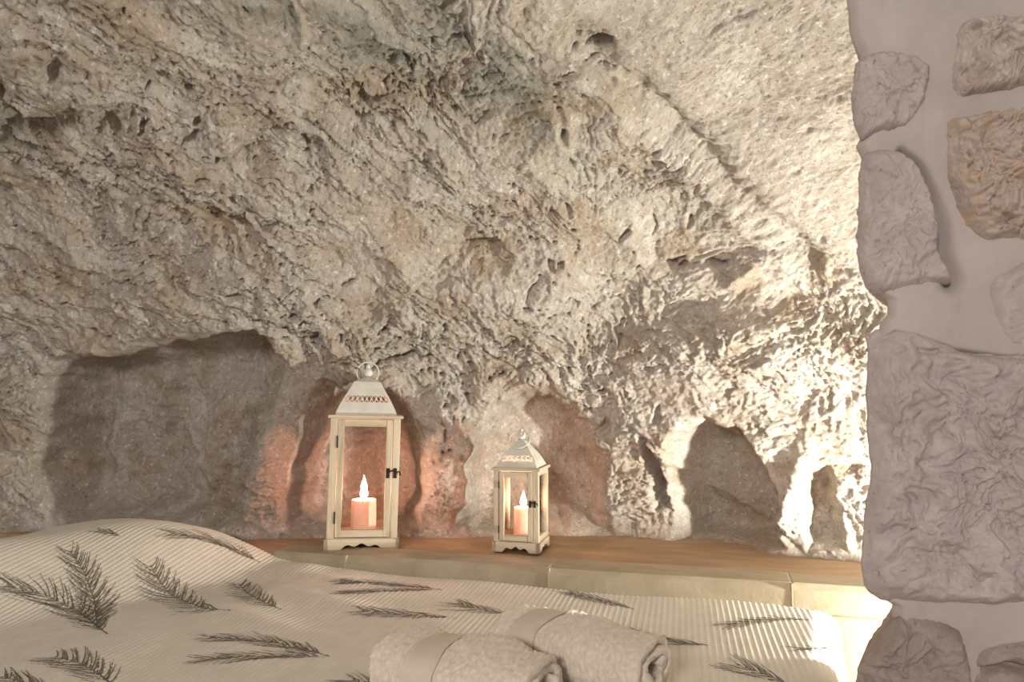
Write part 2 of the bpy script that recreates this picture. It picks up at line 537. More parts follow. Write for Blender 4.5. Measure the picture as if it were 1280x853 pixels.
LA = on_z(345, 690, LEDGE_Z); LB = on_z(1080, 736, LEDGE_Z)
LD = (LB - LA)[:2]; LLEN = float(np.linalg.norm(LD)); LD = LD / LLEN
LN = np.array([LD[1], -LD[0]])           # towards the camera
LROT = math.atan2(LD[1], LD[0])

def ledge():
    # frame: x along the front edge (to the right), y away from the room, z up
    root_loc = (float(LA[0]), float(LA[1]), 0.0)
    nx, ny = 120, 30
    xs = np.linspace(-1.6, LLEN + 0.75, nx); ys = np.linspace(0.012, 0.62, ny)
    X, Y = np.meshgrid(xs, ys)
    Z = LEDGE_Z - 0.004 + 0.004 * fbm(X * 4, Y * 9, 3, 201)
    top = np.stack([X, Y, Z], -1)
    front = np.stack([X[:1], Y[:1] * 0 + 0.012, Z[:1] * 0], -1)
    back = np.stack([X[-1:], Y[-1:], Z[-1:] * 0], -1)
    V = np.concatenate([front, top, back], 0)
    o = mesh_np('trim_1', V.reshape(-1, 3), grid_faces(nx, ny + 2), M['ledge'])
    o.location = root_loc; o.rotation_euler = (0, 0, LROT)
    tag(o, 'tan plastered rock ledge behind the bed, edged with pale coping stones', 'ledge', kind='structure')
    # smooth plaster face below the coping
    fx = np.linspace(0.0, LLEN + 0.75, 60); fz = np.linspace(0, LEDGE_Z - 0.046, 12)
    X, Z = np.meshgrid(fx, fz)
    mesh_np('plaster_face', np.stack([X, -0.004 + 0.002 * noise(X * 7, Z * 7, 5), Z], -1).reshape(-1, 3), grid_faces(60, 12), M['cream'], o)
    inv = lambda p: np.array([np.dot(p[:2] - LA[:2], LD)])
    joints = [0.0]
    for jx, jy in ((432, 697), (687, 712), (990, 731)):
        joints.append(float(inv(on_z(jx, jy, LEDGE_Z))[0]))
    joints.append(LLEN + 0.75)
    for i in range(len(joints) - 1):
        a = joints[i] + (0.0015 if i else 0); b = joints[i + 1] - 0.0015
        bm = bmesh.new()
        n = 10
        prof = [(-0.012, LEDGE_Z - 0.052), (-0.012, LEDGE_Z - 0.008), (-0.004, LEDGE_Z + 0.004), (0.075, LEDGE_Z + 0.006), (0.075, LEDGE_Z - 0.052)]
        rows = []
        for k in range(n + 1):
            x = a + (b - a) * k / n
            rows.append([bm.verts.new((x, y + 0.0012 * math.sin(9 * x + i * 2 + q), z + 0.0012 * math.sin(7 * x + i + q * 1.7))) for q, (y, z) in enumerate(prof)])
        m_ = len(prof)
        for k in range(n):
            for q in range(m_):
                q2 = (q + 1) % m_
                bm.faces.new((rows[k][q], rows[k + 1][q], rows[k + 1][q2], rows[k][q2]))
        bm.faces.new(rows[0]); bm.faces.new(rows[-1][::-1])
        bm_obj('coping_stone', bm, M['coping'], o, 0.002)
        if 0 < i:
            box('grout_joint', joints[i] - 0.002, joints[i] + 0.002, -0.0135, 0.07, LEDGE_Z - 0.052, LEDGE_Z + 0.0035, M['cream'], o, 0)
    # a run of white plaster left below the last joint
    x0 = joints[3] + 0.004
    lathe('plaster_drip', [(0.0003, 0), (0.004, 0.002), (0.0055, 0.012), (0.004, 0.026), (0.002, 0.036), (0.0003, 0.04)], mat_simple('white_plaster', (0.85, 0.82, 0.72), 0.7), o, 10, (x0, -0.007, LEDGE_Z - 0.068))
    return o
LEDGE = ledge()

# ------------------------------------------------------------------ stone wall on the right
PN = np.array([-0.22, -1.0, 0.0]); PN /= np.linalg.norm(PN)
PP = np.array([0.476, 1.0, 1.0])
def on_pillar(px, py):
    px = np.asarray(px, float); py = np.asarray(py, float)
    x = (px - 640.0) / F; y = (426.5 - py) / F
    cp, sp = math.cos(PITCH), math.sin(PITCH)
    d = np.stack([x, cp - sp * y, sp + cp * y], -1)
    t = ((PP - CAM) @ PN) / (d @ PN)
    return CAM + d * t[..., None]
BACK = np.array([0.62, 1.0, 0.0]); BACK /= np.linalg.norm(BACK)

STONES = [  # outline in photo pixels, material, proudness, roughness
    ('A', [(1068, 150), (1066, 110), (1072, 78), (1090, 66), (1130, 64), (1160, 78), (1162, 96), (1150, 140), (1128, 160), (1096, 166), (1078, 172)], 'stone_grey', .010, 1.0),
    ('B', [(1074, 255), (1078, 200), (1096, 186), (1122, 188), (1142, 204), (1160, 240), (1170, 280), (1176, 320), (1190, 350), (1160, 356), (1130, 362), (1098, 368), (1080, 352), (1072, 305)], 'stone_grey', .016, 0.9),
    ('C', [(1196, 60), (1206, 26), (1250, 20), (1330, 20), (1350, 70), (1330, 112), (1280, 108), (1230, 116), (1194, 122), (1190, 96)], 'stone_pebble', .012, 1.5),
    ('D', [(1182, 170), (1184, 150), (1215, 142), (1270, 134), (1340, 130), (1360, 210), (1330, 300), (1262, 298), (1234, 300), (1212, 284), (1196, 258), (1184, 215)], 'stone_ochre', .014, 2.1),
    ('E', [(1240, 356), (1262, 336), (1300, 322), (1370, 330), (1390, 390), (1340, 440), (1270, 436), (1246, 404)], 'stone_grey', .006, 0.6),
    ('F', [(1086, 440), (1094, 416), (1118, 404), (1150, 410), (1200, 428), (1260, 436), (1340, 432), (1410, 450), (1420, 600), (1400, 735), (1330, 752), (1240, 756), (1150, 754), (1100, 750), (1080, 724), (1080, 660), (1088, 590), (1084, 520)], 'stone_grey', .022, 1.6),
    ('G', [(1072, 850), (1092, 812), (1118, 776), (1150, 772), (1190, 782), (1206, 806), (1214, 850), (1210, 930), (1150, 960), (1090, 940)], 'stone_dark', .020, 1.3),
    ('H', [(1218, 830), (1240, 806), (1270, 800), (1340, 796), (1400, 820), (1410, 900), (1340, 950), (1250, 950), (1224, 900)], 'stone_dark', .016, 1.2),
    ('I', [(1372, 60), (1400, 24), (1480, 26), (1510, 90), (1490, 170), (1420, 180), (1376, 130)], 'stone_grey', .012, 1.0),
    ('J', [(1392, 250), (1430, 215), (1510, 210), (1550, 300), (1520, 410), (1440, 420), (1402, 350)], 'stone_pebble', .012, 1.2),
    ('K', [(1448, 480), (1500, 462), (1570, 480), (1580, 600), (1560, 720), (1470, 730), (1446, 620)], 'stone_grey', .014, 1.0),
    ('L', [(1076, -40), (1090, -130), (1160, -150), (1240, -140), (1262, -70), (1230, -20), (1150, -22)], 'stone_grey', .012, 1.0),
    ('M', [(1290, -60), (1310, -140), (1400, -160), (1480, -130), (1490, -50), (1420, -24), (1330, -20)], 'stone_dark', .012, 1.0),
    ('N', [(1076, -250), (1090, -340), (1180, -360), (1290, -350), (1310, -240), (1260, -190), (1150, -186)], 'stone_pebble', .012, 1.0),
]

def catmull_closed(pts, n):
    P = np.array(pts, float); m = len(P); out = []
    for i in range(m):
        a, b, c, d = P[i - 1], P[i], P[(i + 1) % m], P[(i + 2) % m]
        for t in np.linspace(0, 1, 12, endpoint=False):
            out.append(0.5 * ((2 * b) + (c - a) * t + (2 * a - 5 * b + 4 * c - d) * t * t + (-a + 3 * b - 3 * c + d) * t ** 3))
    out = np.array(out); out = np.vstack([out, out[:1]])
    L = np.concatenate([[0], np.cumsum(np.linalg.norm(np.diff(out, axis=0), axis=1))])
    s = np.linspace(0, L[-1], n, endpoint=False)
    return np.stack([np.interp(s, L, out[:, 0]), np.interp(s, L, out[:, 1])], -1)

def build_stone(idx, pts, mat, proud, rough, parent):
    size = max(np.ptp([p[0] for p in pts]), np.ptp([p[1] for p in pts]))
    na = int(min(360, max(160, size * 1.3))); nr = int(min(90, max(36, size * 0.3)))
    O = catmull_closed(pts, na)
    ph = np.arange(na) / na * 2 * math.pi
    c = O.mean(0)
    O = O + (O - c) / np.linalg.norm(O - c, axis=1, keepdims=True) * (2.2 * noise(np.cos(ph) * 6, np.sin(ph) * 6, idx * 7 + 300) + 1.2 * noise(np.cos(ph) * 18, np.sin(ph) * 18, idx * 7 + 301))[:, None]
    r = np.concatenate([np.linspace(0.02, 0.86, nr - 10), np.linspace(0.88, 1.0, 10)])
    Q = c + (O - c)[None] * r[:, None, None]
    B = on_pillar(Q[..., 0], Q[..., 1])
    x = B[..., 0]; z = B[..., 2]
    edge = (1 - np.clip((r - 0.80) / 0.20, 0, 1) ** 2.2)[:, None]
    sd = idx * 31
    wx = x + 0.02 * fbm(x * 14, z * 14, 2, sd + 3); wz = z + 0.02 * fbm(x * 14, z * 14, 2, sd + 4)
    h = 0.010 * fbm(wx * 9, wz * 9, 3, sd) + 0.004 * fbm(wx * 40, wz * 40, 4, sd + 5, 0.6) + 0.005 * ridged(wx * 22, wz * 16, 3, sd + 8)
    t = fbm(wx * 16, wz * 16, 4, sd + 9)
    h = h + 0.004 * (terrace(t * 2, 0.3) - 0.5 * t * 2)
    if mat == 'stone_ochre':
        h = h + 0.006 * ridged(wx * 45, wz * 45, 3, sd + 12)
    if mat == 'stone_pebble':
        h = h + 0.004 * sstep(0.2, 0.5, noise(wx * 70, wz * 70, sd + 13))
    hh = (proud + rough * h) * edge - 0.006 * (1 - edge)
    if idx == 1:     # a chipped step down its right flank
        k = line_d(Q[..., 0], Q[..., 1], [(1118, 190), (1150, 215), (1162, 262), (1166, 300), (1182, 346)])
        side = np.interp(Q[..., 1], [190, 215, 262, 300, 346], [1112, 1146, 1158, 1162, 1172])
        hh = hh + 0.006 * np.exp(-((Q[..., 0] - side) / 10) ** 2) * edge
    if idx == 5:     # crack running under the top of the big block
        k = line_d(Q[..., 0], Q[..., 1] + 3 * noise(x * 40, z * 40, 9), [(1148, 440), (1200, 438), (1250, 446), (1330, 444)])
        hh = hh - 0.014 * np.exp(-(k / 4.0) ** 2)
        hh = hh - 0.012 * sstep(440, 425, Q[..., 1])
    if idx == 7:
        k = line_d(Q[..., 0], Q[..., 1], [(1228, 838), (1252, 830), (1285, 836)])
        hh = hh - 0.02 * np.exp(-(k / 5.0) ** 2)
    V = B + PN * hh[..., None]
    rims = [V[-1] + BACK * d for d in (0.02, 0.06, 0.12)]
    V = np.concatenate([V] + [q[None] for q in rims], 0)
    nrow = V.shape[0]
    Vf = V.reshape(-1, 3)
    o = mesh_np('stone', np.vstack([Vf]), grid_faces(na, nrow, True), M[mat], parent)
    bm = bmesh.new(); bm.from_mesh(o.data)
    bm.verts.ensure_lookup_table()
    bm.faces.new([bm.verts[i] for i in range(na)])
    bmesh.ops.triangulate(bm, faces=[f for f in bm.faces if len(f.verts) > 4])
    bmesh.ops.recalc_face_normals(bm, faces=bm.faces)
    bm.to_mesh(o.data); bm.free()
    return o

def build_pillar():
    left = [(-1200, 1052), (-60, 1060), (0, 1062), (40, 1066), (64, 1078), (120, 1082), (165, 1082), (178, 1074), (192, 1080), (260, 1090), (340, 1090), (362, 1090), (374, 1112), (392, 1114), (402, 1104), (420, 1100),
            (600, 1100), (735, 1096), (752, 1106), (760, 1120), (770, 1120), (785, 1122), (820, 1110), (900, 1095), (1000, 1085), (1500, 1080)]
    ly = np.array([p[0] for p in left], float); lx = np.array([p[1] for p in left], float)
    rows = spaced([(-1150, -40, 14), (-40, 880, 2.2), (880, 1420, 12)])
    lxr = np.interp(rows, ly, lx) + 1.5 * noise(rows * 0.05, rows * 0, 400)
    cols = np.concatenate([np.linspace(0, 0.36, 90, endpoint=False), np.linspace(0.36, 1, 40)])
    QX = lxr[:, None] + (1620 - lxr[:, None]) * cols[None]
    QY = np.repeat(rows[:, None], len(cols), 1)
    B = on_pillar(QX, QY)
    x, z = B[..., 0], B[..., 2]
    h = 0.006 * fbm(x * 7, z * 7, 3, 410) + 0.0012 * fbm(x * 40, z * 40, 3, 411) - 0.001
    sd = np.minimum.reduce([poly_sd(QX, QY, s[1]) for s in STONES])
    h = h - 0.024 * sstep(-7, -16, sd)
    gb = line_d(QX, QY, [(1128, 190), (1148, 206), (1164, 240), (1175, 280), (1181, 318), (1192, 350)])
    h = h - 0.030 * np.exp(-(gb / np.interp(QY, [190, 260, 340], [5, 10, 12])) ** 2)
    dist = (QX - lxr[:, None])
    h = h - 0.018 * (1 - np.clip(dist / 14, 0, 1)) ** 2
    V = B + PN * h[..., None]
    side = [V[:, :1] + BACK * d for d in (0.18, 0.13, 0.08, 0.04, 0.02)]
    V = np.concatenate(side + [V], 1)
    o = mesh_np('wall_right', V.reshape(-1, 3), grid_faces(V.shape[1], V.shape[0]), M['mortar'])
    tag(o, 'rubble stone wall end with wide smooth mortar joints beside the bed', 'stone wall', kind='structure')
    for i, (nm, pts, mat, proud, rough) in enumerate(STONES):
        build_stone(i, pts, mat, proud, rough, o)
    return o
build_pillar()

# ------------------------------------------------------------------ bed
BED_Z = 0.592
BC = np.array([0.618, 1.432]); BA = R(18.2)
SKEW = 0.10
BU = np.array([-math.cos(BA), math.sin(BA)]); BV = np.array([-math.sin(BA), -math.cos(BA)])
def bed_uv(P):
    d = P[..., :2] - BC
    v = d @ BV
    return d @ BU - SKEW * v, v
def bed_h(u, v):
    """height of the spread above the flat mattress top"""
    e = u - (1.10 + 0.34 * v)
    pil = sstep(0, 0.36, e) * sstep(2.02, 1.58, u) * sstep(-0.16, 0.16, v + 0.02) * sstep(0.95, 0.62, v)
    h = 0.105 * pil * (1 + 0.10 * noise(u * 4, v * 4, 501))
    h = h + 0.005 * fbm(u * 3.2, v * 3.2, 2, 502)
    # soft creases fanning out from the pillow
    for (a, b, w, am) in (((1.15, 0.20), (0.72, 0.30), 0.018, 0.005), ((1.20, 0.34), (0.80, 0.44), 0.02, 0.005), ((1.12, 0.10), (0.9, 0.13), 0.012, 0.006)):
        cx, cy = (a[0] + b[0]) / 2, (a[1] + b[1]) / 2
        h = h + am * blob(u, v, cx, cy, math.hypot(a[0] - b[0], a[1] - b[1]) / 2, w * 1.5, math.degrees(math.atan2(b[1] - a[1], b[0] - a[0])))
    h = h + 0.012 * np.exp(-((u - 1.13) / 0.05) ** 2 - ((v - 0.06) / 0.05) ** 2)
    return h
def bed_corr(u, v):
    """ribbed weave"""
    a = R(11)
    p = u * math.cos(a) + v * math.sin(a)      # ribs run roughly across the bed
    q = -u * math.sin(a) + v * math.cos(a)
    return 0.0007 * np.sin(p * 2 * math.pi / 0.0105) + 0.00045 * np.sin(q * 2 * math.pi / 0.0075)

def fold_edge(a, r):
    """arc-length a (negative = beyond the edge) -> inward coordinate and drop"""
    arc = r * math.pi / 2
    a = np.asarray(a, float)
    th = np.clip((r - a) / r, 0, math.pi / 2)
    x = np.where(a > r, a, r - r * np.sin(th))
    d = np.where(a > r, 0, r - r * np.cos(th))
    over = np.clip((r - arc) - a, 0, None)
    return x, d + over

def build_bed():
    bed = empty('bed', (float(BC[0] + BU[0] * 1 + BV[0] * .6), float(BC[1] + BU[1] * 1 + BV[1] * .6), 0), (0, 0, math.atan2(-BU[1], -BU[0])))
    tag(bed, 'low bed with thick mattress under the fern printed spread', 'bed')
    t = 0.012
    mt = box('mattress', -1.0, 0.84, -0.56, 0.575, 0.24, BED_Z - t, mat_simple('mattress_ticking', (0.75, 0.72, 0.66), 0.9), bed, 0.05)
    box('bed_base', -0.98, 0.82, -0.54, 0.56, 0.0, 0.245, mat_simple('bed_base_wood', (0.30, 0.20, 0.12), 0.6), bed, 0.01)
    # the spread
    us = spaced([(-0.30, -0.02, 0.006), (-0.02, 1.98, 0.0026), (1.98, 2.10, 0.006)])
    vs_ = spaced([(-0.10, -0.02, 0.006), (-0.02, 0.78, 0.0026), (0.78, 1.45, 0.012)])
    Ug, Vg = np.meshgrid(us, vs_)
    r = 0.05
    u, du = fold_edge(Ug, r); v, dv = fold_edge(Vg, 0.03)
    W = 1.18
    v2, dv2 = fold_edge(W - Vg, r)
    v = np.where(Vg > W / 2, W - v2, v); dv = np.where(Vg > W / 2, dv2, dv)
    drop = np.maximum(du, np.maximum(dv, dv2 * (Vg > W / 2)))
    flat = 1 - sstep(0, 0.03, drop)
    z = BED_Z + bed_h(Ug, Vg) * flat - drop + bed_corr(Ug, Vg)
    hang = sstep(0.03, 0.2, drop)
    u = u - hang * (0.012 + 0.012 * np.sin(Vg * 14)) - 0.004 * sstep(0.03, 0, Ug)
    u = u + bed_corr(Ug, Vg) * (-1) * sstep(0, 0.04, du)
    XY = BC + (u + SKEW * v)[..., None] * BU + v[..., None] * BV
    P = np.concatenate([XY, z[..., None]], -1)
    t_ = NT('ribbed_cream_spread', 0.9, 0.15)
    t_.color(t_.ramp(t_.noise(30, 4), [(0.3, (0.66, 0.61, 0.52)), (0.7, (0.72, 0.67, 0.58))]))
    t_.b.inputs['Sheen Weight'].default_value = 0.15
    t_.bump(t_.noise(700, 3), 0.3, 0.001)
    o = mesh_np('bedspread', P.reshape(-1, 3), grid_faces(len(us), len(vs_)), t_.m)
    tag(o, 'cream ribbed bedspread printed with grey fern sprigs, humped over a pillow', 'bedspread')
    return o
SPREAD = build_bed()

# fern sprigs printed on the spread, drawn as thin strips lying on the cloth
PRINT = mat_simple('grey_fern_print', (0.18, 0.155, 0.12), 0.95, 0, 0.1)
def px_to_bed(px, py):
    """first point of the spread under a photo pixel, in bed coordinates"""
    d = ray(px, py)
    t = np.linspace(0.7, 2.6, 1500)
    P = CAM + d * t[:, None]
    u, v = bed_uv(P)
    gap = P[:, 2] - (BED_Z + bed_h(u, v))
    hit = np.where(gap < 0)[0]
    i = hit[0] if len(hit) else int(np.argmin(gap))
    return float(u[i]), float(v[i])

def sprig(fronds, leaf=1.3, dens=1.0, rnd=0):
    """fronds: list of (pixel polyline from stem foot to tip, leaf length in metres, spread degrees)"""
    rng = random.Random(100 + rnd)
    V = []; Fc = []
    def strip(pts, w0, w1):
        pts = np.array(pts, float)
        t = np.gradient(pts, axis=0); t /= (np.linalg.norm(t, axis=1, keepdims=True) + 1e-9)
        nn = np.stack([-t[:, 1], t[:, 0]], -1)
        w = np.linspace(w0, w1, len(pts))[:, None] / 2
        for side in (pts + nn * w, pts - nn * w):
            pass
        a = pts + nn * w; b = pts - nn * w
        base = len(V)
        for q, r_ in zip(a, b):
            V.append(tuple(q)); V.append(tuple(r_))
        for i in range(len(pts) - 1):
            Fc.append((base + 2 * i, base + 2 * i + 1, base + 2 * i + 3, base + 2 * i + 2))
    for poly, ll, spread in fronds:
        C = np.array([px_to_bed(*p) for p in poly])
        L = np.concatenate([[0], np.cumsum(np.linalg.norm(np.diff(C, axis=0), axis=1))])
        n = max(12, int(L[-1] / 0.006))
        s = np.linspace(0, L[-1], n)
        # smooth the polyline
        Cs = np.stack([np.interp(s, L, C[:, 0]), np.interp(s, L, C[:, 1])], -1)
        for _ in range(6): Cs[1:-1] = 0.25 * Cs[:-2] + 0.5 * Cs[1:-1] + 0.25 * Cs[2:]
        strip(Cs, 0.0022, 0.001)
        T = np.gradient(Cs, axis=0); T /= np.linalg.norm(T, axis=1, keepdims=True)
        step = 0.0085 / dens
        k = 0
        for sl in np.arange(0.10 * L[-1], L[-1], step):
            i = min(n - 1, int(sl / L[-1] * (n - 1)))
            f = sl / L[-1]
            for sd in (-1, 1):
                ln = ll * leaf * (0.45 + 0.75 * math.sin(math.pi * min(1, 0.12 + f * 0.8))) * rng.uniform(0.75, 1.15)
                a = R(spread) * sd * rng.uniform(0.8, 1.2)
                d = np.array([T[i, 0] * math.cos(a) - T[i, 1] * math.sin(a), T[i, 0] * math.sin(a) + T[i, 1] * math.cos(a)])
                pts = [Cs[i] + d * ln * q + T[i] * ln * 0.35 * q * q for q in np.linspace(0, 1, 6)]
                strip(pts, 0.0022, 0.0008)
    V = np.array(V)
    z = BED_Z + bed_h(V[:, 0], V[:, 1]) + bed_corr(V[:, 0], V[:, 1]) + 0.0009
    XY = BC + (V[:, :1] + SKEW * V[:, 1:]) * BU + V[:, 1:] * BV
    mesh_np('fern_print', np.column_stack([XY, z]), Fc, PRINT, SPREAD)

SPRIGS = [
    [([(135, 794), (122, 785), (118, 750), (105, 715), (88, 690)], .042, 32), ([(124, 787), (100, 765), (60, 745), (8, 733)], .05, 34)],
    [([(288, 764), (255, 762), (215, 745), (188, 708)], .045, 38)],
    [([(352, 763), (335, 756), (312, 745), (298, 730)], .034, 38)],
    [([(412, 822), (380, 812), (330, 801), (262, 798)], .036, 26), ([(408, 822), (370, 820), (310, 822), (252, 825)], .034, 26)],
    [([(326, 704), (300, 690), (265, 676), (215, 668)], .040, 24)],
    [([(150, 671), (138, 667), (124, 664)], .02, 30)],
    [([(142, 858), (125, 845), (100, 830), (68, 822)], .042, 34)],
    [([(60, 862), (30, 855), (2, 847)], .035, 32)],
    [([(552, 738), (520, 734), (475, 730), (425, 729)], .036, 22), ([(548, 738), (500, 738), (460, 740), (424, 741)], .03, 22)],
    [([(572, 774), (540, 771), (500, 768), (452, 764)], .034, 28)],
    [([(636, 768), (615, 765), (595, 762), (572, 755)], .036, 34)],
    [([(792, 762), (765, 755), (735, 748), (712, 742)], .034, 28)],
    [([(888, 808), (850, 804), (815, 798), (786, 790)], .036, 28)],
    [([(1012, 776), (985, 774), (950, 776), (906, 783)], .028, 28)],
    [([(985, 856), (960, 846), (940, 838), (920, 832)], .035, 34)],
    [([(1040, 812), (1020, 811), (996, 812)], .02, 26)],
    [([(490, 868), (465, 856), (440, 851)], .03, 32)],
]
for i, s in enumerate(SPRIGS):
    sprig(s, rnd=i)

# ------------------------------------------------------------------ rolled towels
def mat_terry():
    t = NT('terry_cotton', 0.95, 0.1)
    t.color(t.ramp(t.noise(160, 4), [(0.3, (0.72, 0.62, 0.52)), (0.7, (0.88, 0.78, 0.67))]))
    t.b.inputs['Sheen Weight'].default_value = 0.4
    t.bump(t.noise(260, 5, 0.7), 0.55, 0.005)
    return t.m
TERRY = mat_terry()
BAND = mat_simple('flat_woven_band', (0.64, 0.56, 0.47), 0.8, 0, 0.2, 0.05, 0.2, 500)

def towel(p_left, p_right, hw, hh, band_at, label, seed):
    """rolled towel lying on the spread; axis from p_left to p_right (world XY)"""
    a = np.array(p_left); b = np.array(p_right)
    ax = b - a; Ln = float(np.linalg.norm(ax)); ax /= Ln
    root = empty('rolled_towel', (float(a[0]), float(a[1]), BED_Z), (0, 0, math.atan2(ax[1], ax[0])))
    th = 0.0135
    turns = 2.35
    m = 240
    def centre(k, off=0.0):
        ph = k * turns * 2 * math.pi
        shr = k * turns * (th + 0.003) + off
        w = np.maximum(hw - shr, 0.006); h = np.maximum(hh - shr * hh / hw * 1.25, 0.004)
        ex = 0.78
        st = R(-65)
        c, s = np.cos(ph + st), np.sin(ph + st)
        return np.sign(c) * np.abs(c) ** ex * w, hh + np.sign(s) * np.abs(s) ** ex * h
    kk = np.linspace(0, 1, m)
    oy, oz = centre(kk); iy, iz = centre(kk, th)
    loop_y = np.concatenate([oy, iy[::-1]]); loop_z = np.concatenate([oz, iz[::-1]])
    nl = len(loop_y)
    nx = 160
    t = np.linspace(0, 1, nx)
    T, K = np.meshgrid(t, np.arange(nl), indexing='ij')
    Yc = loop_y[None] * np.ones_like(T); Zc = loop_z[None] * np.ones_like(T)
    # outward direction in the section
    cy, cz = 0.0, hh
    dy, dz = Yc - cy, (Zc - cz) * (hw / hh)
    rr = np.hypot(dy, dz) + 1e-6; dy /= rr; dz /= rr
    kcol = np.concatenate([kk, kk[::-1]])
    outer = (np.arange(nl) < m) & (kcol < 1.02 / turns)
    fz = 0.0030 * noise(T * Ln * 170, K * 0.34, seed) + 0.0024 * noise(T * Ln * 330, K * 0.7, seed + 1) + 0.007 * noise(T * 4, K * 0.045, seed + 2)
    inband = sstep(0, 0.012, T - band_at) * sstep(0, 0.012, band_at + 0.24 - T)
    fz = fz * np.where(outer[None], 1 - 0.8 * inband, 0.6) - 0.002 * inband * outer[None]
    # plump: slightly fuller in the middle, rounded ends
    pl = 1 - 0.10 * np.abs(2 * T - 1) ** 4
    Y = (Yc + dy * fz) * pl; Z = (Zc + dz * fz)
    Z = np.where(Z > hh, hh + (Z - hh) * pl, Z)
    # turns slip along the axis a little, so the roll end looks soft
    slip = 0.010 * noise(kcol * 6, kcol * 0, seed + 5) + 0.012 * (kcol - 0.4)
    X = T * Ln + (slip[None] * (2 * T - 1)) + 0.006 * noise(K * 0.06, T * 3, seed + 6)
    sag = 0.006 * noise(T * 2.2, T * 0 + 0.3, seed + 7)
    Z = np.maximum(Z + sag * (Z / (2 * hh)), -0.001)
    V = np.stack([X, Y, Z], -1)
    o_f = grid_faces(nl, nx, True)
    caps = []
    for row in (0, nx - 1):
        for i in range(m - 1):
            q = (row * nl + i, row * nl + i + 1, row * nl + nl - 2 - i, row * nl + nl - 1 - i)
            caps.append(q if row else q[::-1])
    body = mesh_np('towel_roll', V.reshape(-1, 3), np.vstack([o_f, np.array(caps)]), TERRY, root)
    bm = bmesh.new(); bm.from_mesh(body.data); bmesh.ops.recalc_face_normals(bm, faces=bm.faces); bm.to_mesh(body.data); bm.free()
    # woven band
    i0 = int((band_at + 0.012) * (nx - 1)); i1 = int((band_at + 0.228) * (nx - 1))
    ks = np.where(outer)[0][6:-4]
    sub = V[i0:i1 + 1][:, ks].copy()
    cen = np.array([0, 0, hh])
    d = sub - cen; d[..., 0] = 0; d /= np.linalg.norm(d, axis=-1, keepdims=True)
    # flatten fuzz by smoothing
    for _ in range(6):
        sub[:, 1:-1] = 0.25 * sub[:, :-2] + 0.5 * sub[:, 1:-1] + 0.25 * sub[:, 2:]
        sub[1:-1] = 0.25 * sub[:-2] + 0.5 * sub[1:-1] + 0.25 * sub[2:]
    sub = sub + d * 0.0022
    mesh_np('woven_band', sub.reshape(-1, 3), grid_faces(sub.shape[1], sub.shape[0]), BAND, root)
    tag(root, label, 'towel', 'rolled towels on the bed')
    return root

def bxy(px, py, z):
    return on_z(px, py, z)[:2]
towel(bxy(492, 826, .635), bxy(682, 866, .635), 0.072, 0.046, 0.22, 'beige rolled terry towel on the bed, lying closer to the pillow hump', 700)
towel(bxy(640, 796, .635), bxy(818, 842, .635), 0.070, 0.046, 0.12, 'beige rolled terry towel on the bed, lying closer to the stone wall', 800)

